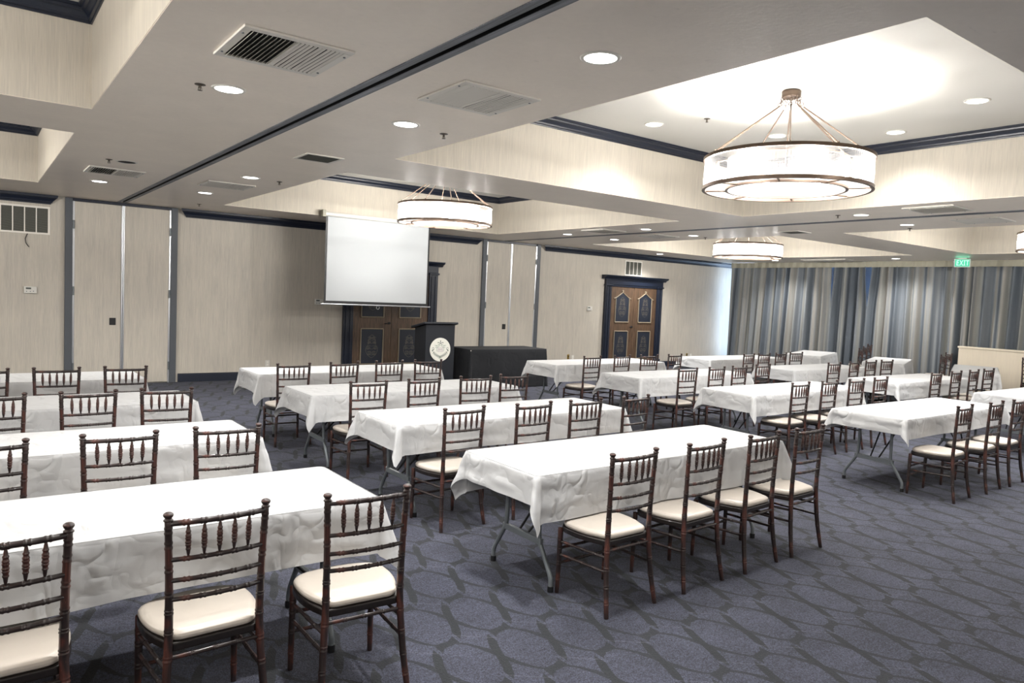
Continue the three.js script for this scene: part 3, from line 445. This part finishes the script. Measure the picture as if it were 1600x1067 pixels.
function grille(name, label, x0, y0, x1, y1, n) {                // wall return-air grille
  const o = thing(name, label, 'vent', [0, 0, 0]); const z = Z0, f = 0.03;
  part('frame', [rbox(x0, y0, z, x1, y0 + f, z + 0.018, 0.003), rbox(x0, y1 - f, z, x1, y1, z + 0.018, 0.003), rbox(x0, y0 + f, z, x0 + f, y1 - f, z + 0.018, 0.003), rbox(x1 - f, y0 + f, z, x1, y1 - f, z + 0.018, 0.003)], whiteMetal, o);
  const w = (x1 - x0 - 2 * f) / n; for (let k = 1; k < n; k++) part('divider', rbox(x0 + f + k * w - 0.008, y0 + f, z, x0 + f + k * w + 0.008, y1 - f, z + 0.016, 0.003), whiteMetal, o);
  part('shade_backing', box(x0 + f, y0 + f, z, x1 - f, y1 - f, z + 0.003), M({ color: '#3c3c38', roughness: 0.8 }), o);  // dark sheet painted as the shade behind the louvres
  const L = []; for (let y = y0 + f + 0.012; y < y1 - f - 0.005; y += 0.016) { const g = new THREE.BoxGeometry(x1 - x0 - 2 * f, 0.0015, 0.014); g.rotateX(0.7); g.translate((x0 + x1) / 2, y, z + 0.008); L.push(g); }
  const lv = part('louvres', L, greyGrille, o); lv.userData.kind = 'stuff';
}
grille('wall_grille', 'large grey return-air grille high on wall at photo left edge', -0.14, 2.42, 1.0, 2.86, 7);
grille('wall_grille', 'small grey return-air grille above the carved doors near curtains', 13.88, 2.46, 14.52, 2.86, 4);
solo('loose_wire', tube([[0.7, 2.42, Z0 + 0.005], [0.67, 2.34, Z0 + 0.02], [0.68, 2.27, Z0 + 0.03], [0.72, 2.21, Z0 + 0.03]], 0.006, 6), blackPlastic, 'short black loose wire dangling below the large wall grille', 'wire');
function thermostat(x, y, label) { const o = thing('thermostat', label, 'thermostat', [x, y, Z0]); part('housing', rbox(-0.085, -0.055, 0, 0.085, 0.055, 0.03, 0.008, 3), plastic, o); part('display', rbox(-0.06, 0.01, 0.028, 0.01, 0.035, 0.032, 0.001), M({ color: '#3d4440', roughness: 0.3 }), o); part('button', [[-0.05, -0.025], [0, -0.025], [0.04, -0.02]].map(([a, b]) => cyl(0.008, 0.008, 0.006, 0, 0, 0, 10).rotateX(Math.PI / 2).translate(a, b, 0.032)), greySteel, o); }
thermostat(0.74, 1.54, 'white thermostat on the wall left of the pocket doors');
thermostat(5.48, 1.5, 'white thermostat on the wall half behind the projection screen');
thermostat(12.68, 1.55, 'small white thermostat on the wall left of far carved doors');
[[4.5, 0.3, 'white outlet plate left of the screen, above the baseboard'], [12.2, 0.3, 'white outlet plate right of the black table'], [16.75, 0.28, 'white outlet plate near the window slit']].forEach(([x, y, l]) => { const o = thing('outlet', l, 'outlet', [x, y, Z0]); part('plate', rbox(-0.04, -0.06, 0, 0.04, 0.06, 0.008, 0.003), plastic, o); part('socket', [rbox(-0.017, 0.008, 0.006, 0.017, 0.04, 0.011, 0.003), rbox(-0.017, -0.04, 0.006, 0.017, -0.008, 0.011, 0.003)], whiteMetal, o); });
[[12.05, 0.32, 'brass wall plate beside the outlet right of the black table'], [16.58, 0.3, 'brass wall plate beside the outlet near the window slit']].forEach(([x, y, l]) => { const o = thing('brass_plate', l, 'wall plate', [x, y, Z0]); const br = M({ color: '#a58a4c', roughness: 0.35, metalness: 0.8 }); part('plate', rbox(-0.035, -0.06, 0, 0.035, 0.06, 0.008, 0.003), br, o); part('jack', cyl(0.012, 0.012, 0.02, 0, 0, 0, 12).rotateX(Math.PI / 2).translate(0, 0.01, 0.012), blackPlastic, o); });
{ // exit sign
  const o = thing('exit_sign', 'green lit EXIT sign hanging from the ceiling before the curtains', 'sign', [17.4, 2.94, -7.0], -Math.PI / 2 + 0.25);
  part('canopy', rbox(-0.08, 0.088, -0.03, 0.08, 0.105, 0.03, 0.003), whiteMetal, o);
  part('housing', rbox(-0.155, -0.095, -0.02, 0.155, 0.09, 0.02, 0.006), M({ color: '#b9c3bc', roughness: 0.4 }), o);
  part('lit_panel', rbox(-0.135, -0.078, 0.018, 0.135, 0.072, 0.023, 0.002), M({ color: '#3f9f7c', emissive: new THREE.Color(0.03, 0.62, 0.36), emissiveIntensity: 0.35 }), o);
  const font = await new FontLoader().loadAsync('fonts/droid/droid_sans_bold.typeface.json');
  const g = new TextGeometry('EXIT', { font, size: 0.1, depth: 0.002, curveSegments: 4 }); g.computeBoundingBox(); const w = g.boundingBox.max.x - g.boundingBox.min.x; g.scale(0.235 / w, 1.15, 1); g.translate(-0.118, -0.058, 0.0235);
  part('sign_letters', g, M({ color: '#b5dfcc', emissive: new THREE.Color(0.3, 0.8, 0.58), emissiveIntensity: 0.3 }), o);
  const L = new THREE.RectAreaLight(new THREE.Color(0.05, 1, 0.55), 0.8, 0.27, 0.15); L.position.set(0, 0, 0.03); L.rotation.y = Math.PI; o.add(L);
}
{ // black crate under the far table
  const o = thing('storage_crate', 'black ribbed storage crate under left end of second far table', 'crate', [11.62, 0, -5.6]);
  part('body', [rbox(-0.3, 0, -0.24, 0.3, 0.03, 0.24, 0.008), rbox(-0.3, 0.02, 0.22, 0.3, 0.36, 0.24, 0.006), rbox(-0.3, 0.02, -0.24, 0.3, 0.36, -0.22, 0.006), rbox(-0.3, 0.02, -0.24, -0.28, 0.36, 0.24, 0.006), rbox(0.28, 0.02, -0.24, 0.3, 0.36, 0.24, 0.006)], blackPlastic, o);
  part('rim', [rbox(-0.32, 0.35, 0.21, 0.32, 0.38, 0.26, 0.006), rbox(-0.32, 0.35, -0.26, 0.32, 0.38, -0.21, 0.006), rbox(-0.32, 0.35, -0.21, -0.27, 0.38, 0.21, 0.006), rbox(0.27, 0.35, -0.21, 0.32, 0.38, 0.21, 0.006)], blackPlastic, o);
  for (let k = -3; k <= 3; k++) part('rib', rbox(k * 0.08 - 0.01, 0.03, 0.238, k * 0.08 + 0.01, 0.35, 0.25, 0.004), blackPlastic, o);
}

// ------------------------------------------------------------ ceiling vents, sprinklers, downlights
function airVent(x, z, tiltL, tiltR, label, s = 0.58, d = 0.58) {
  const o = thing('ceiling_vent', label, 'vent', [x, CH, z]), h = s / 2, k = d / 2, f = 0.045, t = 0.022;
  part('frame', [rbox(-h, -t + 0.008, k - f, h, 0, k, 0.003), rbox(-h, -t + 0.008, -k, h, 0, -k + f, 0.003), rbox(-h, -t + 0.008, -k + f, -h + f, 0, k - f, 0.003), rbox(h - f, -t + 0.008, -k + f, h, 0, k - f, 0.003), rbox(-0.007, -t + 0.006, -k + f, 0.007, 0, k - f, 0.002)], whiteMetal, o);
  part('shade_backing', box(-h + f, -0.004, -k + f, h - f, -0.0005, k - f), slotBlack, o);  // near-black sheet: the shade of the duct is put into its colour
  part('screw', [[-h + 0.02, k - 0.1], [-h + 0.02, -k + 0.1], [h - 0.02, k - 0.1], [h - 0.02, -k + 0.1]].map(([a, b]) => cyl(0.007, 0.007, 0.005, a, -t + 0.007, b, 8)), greySteel, o);
  const n = 10, w = (h - f - 0.007) / n, gl = slat(tiltL, d - 2 * f), gr = slat(tiltR, d - 2 * f);
  for (let i = 0; i < n; i++) for (const [sg, g] of [[-1, gl], [1, gr]]) { const m = part('slat', g, whiteMetal, o); m.position.set(sg * (0.007 + (i + 0.5) * w), -0.0125, 0); m.rotation.y = (hash(i * 7 + Math.round(x * 10), sg + 5 + Math.round(z * 3)) - 0.5) * 0.022; }
  return o;
}
const slatCache = new Map();
function slat(tilt, len) { const k = tilt + '_' + len; if (!slatCache.has(k)) { const g = new THREE.BoxGeometry(Math.abs(tilt) < 0.5 ? 0.0145 : 0.021, 0.0016, len); g.rotateZ(tilt); slatCache.set(k, g); } return slatCache.get(k); }
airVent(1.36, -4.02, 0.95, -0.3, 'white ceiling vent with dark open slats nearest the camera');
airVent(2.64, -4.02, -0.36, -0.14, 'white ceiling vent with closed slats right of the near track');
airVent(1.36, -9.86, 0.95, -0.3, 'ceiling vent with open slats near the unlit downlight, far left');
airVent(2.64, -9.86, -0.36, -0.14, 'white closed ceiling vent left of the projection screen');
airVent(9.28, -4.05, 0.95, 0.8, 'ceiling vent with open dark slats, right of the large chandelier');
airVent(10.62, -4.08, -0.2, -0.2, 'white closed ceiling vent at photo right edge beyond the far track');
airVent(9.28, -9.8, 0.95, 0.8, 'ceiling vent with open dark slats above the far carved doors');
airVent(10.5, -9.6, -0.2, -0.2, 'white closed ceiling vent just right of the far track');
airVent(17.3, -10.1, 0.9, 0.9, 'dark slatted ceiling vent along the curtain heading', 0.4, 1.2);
function returnGrille(x, z, label) { const o = thing('return_grille', label, 'vent', [x, CH, z]), h = 0.19; part('frame', [rbox(-h, -0.012, h - 0.03, h, 0, h, 0.003), rbox(-h, -0.012, -h, h, 0, -h + 0.03, 0.003), rbox(-h, -0.012, -h + 0.03, -h + 0.03, 0, h - 0.03, 0.003), rbox(h - 0.03, -0.012, -h + 0.03, h, 0, h - 0.03, 0.003)], whiteMetal, o); part('shade_backing', box(-h + 0.03, -0.003, -h + 0.03, h - 0.03, -0.0005, h - 0.03), M({ color: '#4d4e49', roughness: 0.8 }), o);  // backing sheet coloured dark to stand for shade inside the grille
  const L = []; for (let k = -9; k <= 9; k++) { L.push(box(k * 0.0165 - 0.0012, -0.01, -h + 0.03, k * 0.0165 + 0.0012, -0.003, h - 0.03), box(-h + 0.03, -0.01, k * 0.0165 - 0.0012, h - 0.03, -0.003, k * 0.0165 + 0.0012)); } part('egg_crate', L, greyGrille, o).userData.kind = 'stuff'; }
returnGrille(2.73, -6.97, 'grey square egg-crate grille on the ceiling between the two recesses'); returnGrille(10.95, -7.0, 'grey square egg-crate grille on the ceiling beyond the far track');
const sprinkG = new THREE.LatheGeometry([[0, 0], [0.034, 0], [0.034, -0.003], [0.02, -0.007], [0.009, -0.009], [0.008, -0.022], [0.004, -0.026], [0.004, -0.036], [0.015, -0.037], [0.015, -0.039], [0, -0.041]].map(a => new THREE.Vector2(...a)), 18), sprinkF = [bar([0.008, -0.015, 0], [0.011, -0.037, 0], 0.0025), bar([-0.008, -0.015, 0], [-0.011, -0.037, 0], 0.0025)];
const sprinkMat = M({ color: '#5f584f', roughness: 0.4, metalness: 0.7 });
let sp0 = null;
function sprinkler(x, z, y, label) { if (!sp0) { sp0 = thing('sprinkler', label, 'sprinkler', [x, y, z], 0, 'ceiling sprinkler heads'); part('body', sprinkG, sprinkMat, sp0); part('yoke', sprinkF, sprinkMat, sp0); return; } const c = sp0.clone(); c.name = numbered('sprinkler'); c.position.set(x, y, z); scene.add(c); c.userData = {}; tag(c, label, 'sprinkler', 'ceiling sprinkler heads'); }
[[1.18, -5.06, 'beside the near left downlight'], [3.03, -5.1, 'beside the downlight at the large recess edge'], [1.18, -8.94, 'beside the unlit downlight'], [3.02, -8.95, 'left of the recess holding the screen'], [2.97, -12.66, 'near the front wall left of the screen'], [9.27, -5.3, 'left of the far track near the large chandelier'], [11.2, -5.26, 'right of the far track'], [11.13, -8.97, 'between far track and the small chandelier']].forEach(([x, z, l]) => sprinkler(x, z, CH, 'small ceiling sprinkler head ' + l));
sprinkler(6.36, -5.2, UP, 'small sprinkler head up in the large lit recess');
let dl0 = null;
function downlight(x, z, y, label, k = 1, lit = true) {
  let o; if (!dl0) { o = dl0 = thing('downlight', label, 'light', [x, y, z], 0, 'recessed ceiling downlights'); part('trim_ring', new THREE.LatheGeometry([[0.085, -0.001], [0.088, -0.007], [0.1, -0.008], [0.108, -0.004], [0.109, 0]].map(a => new THREE.Vector2(...a)), 32), whiteMetal, o); part('lamp_lens', cyl(0.088, 0.088, 0.004, 0, -0.003, 0, 32), lensGlow, o); }
  else { o = dl0.clone(); o.name = numbered('downlight'); o.userData = {}; o.position.set(x, y, z); scene.add(o); tag(o, label, 'light', 'recessed ceiling downlights'); }
  if (!lit) { o.children[1].material = slotBlack; o.children[1].name = 'dark_opening'; return; }
  const s = new THREE.SpotLight(new THREE.Color(...COOL), SPOT * k, 0, 1.2, 0.85, 2); s.name = 'downlight_beam'; s.position.set(x, y - 0.02, z); s.target.position.set(x, 0, z); s.castShadow = true; s.shadow.radius = 4; scene.add(s); scene.add(s.target);
}
[[1.35, -5.03, 'near left, beside the open vent'], [2.65, -2.89, 'nearest of all, right of the track'], [2.65, -5.03, 'between closed vent and large recess'], [1.35, -11.05, 'far left before the pocket doors'], [2.65, -10.98, 'right of the track before the front wall'], [2.66, -8.9, 'right of the near track before far closed vent'], [9.43, -10.98, 'before the second pocket doors'], [10.7, -10.97, 'right of far track before the front wall'], [9.43, -8.9, 'left of far track, middle of the ceiling beam'], [10.72, -8.92, 'right of far track near the small chandelier'], [9.38, -5.04, 'right of the large chandelier'], [10.72, -5.08, 'beyond the far track at right']].forEach(([x, z, l]) => downlight(x, z, CH, 'round recessed downlight ' + l));
downlight(1.35, -8.94, CH, 'unlit dark recessed downlight above the far open vent', 1, false);
[[1.35, -2.89], [9.43, -2.9], [10.7, -2.9]].forEach(([x, z], i) => downlight(x, z, CH, ['round recessed downlight just outside the frame at near left', 'round recessed downlight outside the frame right of large chandelier', 'round recessed downlight outside the frame beyond far track'][i]));
[[6.16, -5.78, 'left of the chandelier rods'], [7.53, -5.12, 'behind the chandelier rods'], [8.21, -4.09, 'right of the chandelier rods'], [7.49, -3.0, 'near the right end of the recess']].forEach(([x, z, l]) => downlight(x, z, UP, 'round downlight up in the large recess, ' + l, 0.7));
[[14.4, -13.05, 'close to front wall beside far doors'], [17.2, -11.5, 'lighting the curtain right of small chandelier'], [17.25, -8.37, 'lighting the beige drapes left of exit sign']].forEach(([x, z, l]) => downlight(x, z, CH, 'round recessed downlight ' + l, x > 15 ? 1.5 : 1.6));

// ------------------------------------------------------------ drum chandeliers of glass rods
function flute(r, h, n, depth, y0) { const P = [], I = [], N = n * 4; for (let j = 0; j < 2; j++) for (let i = 0; i <= N; i++) { const a = i / N * Math.PI * 2, q = r + depth * Math.abs(Math.sin(i / 4 * Math.PI)); P.push(q * Math.cos(a), y0 + j * h, q * Math.sin(a)); if (i && j) { const k = (N + 1) + i; I.push(k - N - 2, k - 1, k - N - 1, k - N - 1, k - 1, k); } } const g = new THREE.BufferGeometry(); g.setAttribute('position', new THREE.Float32BufferAttribute(P, 3)); g.setIndex(I); g.computeVertexNormals(); return g; }
function makeChandelier() {
  const o = new THREE.Group(), R = 0.735, r = 0.525, h = 0.27, top = 0.9, y0 = -top;   // origin at the ceiling; the drum hangs from -0.63 to -0.90
  const ring = (rad, y, tw, th) => { const g = new THREE.LatheGeometry([[rad - tw / 2, -th / 2], [rad + tw / 2, -th / 2], [rad + tw / 2, th / 2], [rad - tw / 2, th / 2], [rad - tw / 2, -th / 2]].map(a => new THREE.Vector2(...a)), 96); g.translate(0, y, 0); return toCreasedNormals(g, 0.6); };
  part('canopy', [new THREE.LatheGeometry([[0, -0.065], [0.075, -0.065], [0.085, -0.055], [0.085, -0.01], [0.075, 0], [0, 0]].map(a => new THREE.Vector2(...a)), 36)], bronze, o);
  part('outer_ring', ring(R, y0, 0.03, 0.03), bronze, o); part('inner_ring', ring(r, y0, 0.026, 0.026), bronze, o); part('outer_ring', ring(R, y0 + h, 0.03, 0.03), bronze, o); part('inner_ring', ring(r, y0 + h, 0.014, 0.014), bronze, o);
  part('glass_rods', flute(R - 0.008, h - 0.012, 170, 0.011, y0 + 0.006), rodGlass, o).userData.kind = 'stuff'; part('inner_glass_rods', flute(r - 0.006, h - 0.012, 120, 0.010, y0 + 0.006), rodGlass, o).userData.kind = 'stuff';
  for (let k = 0; k < 8; k++) { const a = k * Math.PI / 4 + 0.3, c = Math.cos(a), s = Math.sin(a);
    part('spoke', bar([c * r, y0, s * r], [c * R, y0, s * R], 0.0095, 6), bronze, o);
    const pg = new THREE.RingGeometry(r + 0.012, R - 0.014, 10, 1, a + 0.014, Math.PI / 4 - 0.028); pg.rotateX(Math.PI / 2); pg.translate(0, y0 + 0.004, 0); part('bottom_pane', pg, paneGlass, o);
    const b = (k + 0.5) * Math.PI / 4 + 0.3, bx = Math.cos(b) * 0.63, bz = Math.sin(b) * 0.63;
    part('lamp_holder', [cyl(0.014, 0.014, 0.045, bx, y0 + 0.216, bz, 10), bar([bx, y0 + 0.23, bz], [Math.cos(b) * r, y0 + h - 0.01, Math.sin(b) * r], 0.005, 6)], bronze, o);
    part('light_bulb', new THREE.SphereGeometry(0.03, 14, 10).scale(1, 1.25, 1).translate(bx, y0 + 0.16, bz), bulbGlow, o);
    const L = new THREE.PointLight(new THREE.Color(...WARM), BULB, 0, 2); L.position.set(bx, y0 + 0.16, bz); L.castShadow = true; L.shadow.radius = 2; o.add(L);
    const e = k * Math.PI / 4 + (k % 2 ? -0.12 : 0.12) + 0.3, ec = Math.cos(e), es = Math.sin(e);
    const rod = part('suspension_rod', bar([ec * 0.11, -0.15, es * 0.11], [ec * (R - 0.01), y0 + h + 0.02, es * (R - 0.01)], 0.007, 8), bronze, o);
    const tg = (p, q) => { const g = new THREE.TorusGeometry(0.016, 0.0032, 6, 14); g.rotateY(q); g.translate(...p); return g; };
    part('link', [tg([ec * 0.095, -0.125, es * 0.095], -e), tg([ec * 0.083, -0.098, es * 0.083], -e + 1.5), tg([ec * 0.072, -0.074, es * 0.072], -e), tg([ec * (R - 0.01), y0 + h + 0.016, es * (R - 0.01)], -e)], bronze, rod);
  }
  return o;
}
const ch0 = makeChandelier();
[[6.06, -4.0, 'large glass-rod drum chandelier glowing in the nearest bright ceiling recess'], [6.02, -10.0, 'glass-rod drum chandelier hanging in front of the projection screen'], [13.88, -10.0, 'distant glass-rod drum chandelier in front of the curtain corner'], [13.88, -4.0, 'glass-rod drum chandelier cut by the right edge of the photo'],
  [-2.0, -4.0, 'glass-rod drum chandelier in the near left recess outside the frame'], [-2.0, -9.8, 'glass-rod drum chandelier in the far left recess outside the frame'], [-2.0, 2.0, 'glass-rod drum chandelier behind the camera at left'], [6.02, 2.0, 'glass-rod drum chandelier behind the camera in the middle'], [13.88, 2.0, 'glass-rod drum chandelier behind the camera at right']].forEach(([x, z, l], i) => {
  const c = i ? ch0.clone() : ch0; c.name = numbered('chandelier'); c.userData = {}; c.position.set(x, UP, z); scene.add(c); tag(c, l, 'chandelier', 'drum chandeliers in the ceiling recesses'); });

scene.traverse(o => { if (o.isMesh) o.castShadow = o.receiveShadow = true; });
renderer.render(scene, camera);
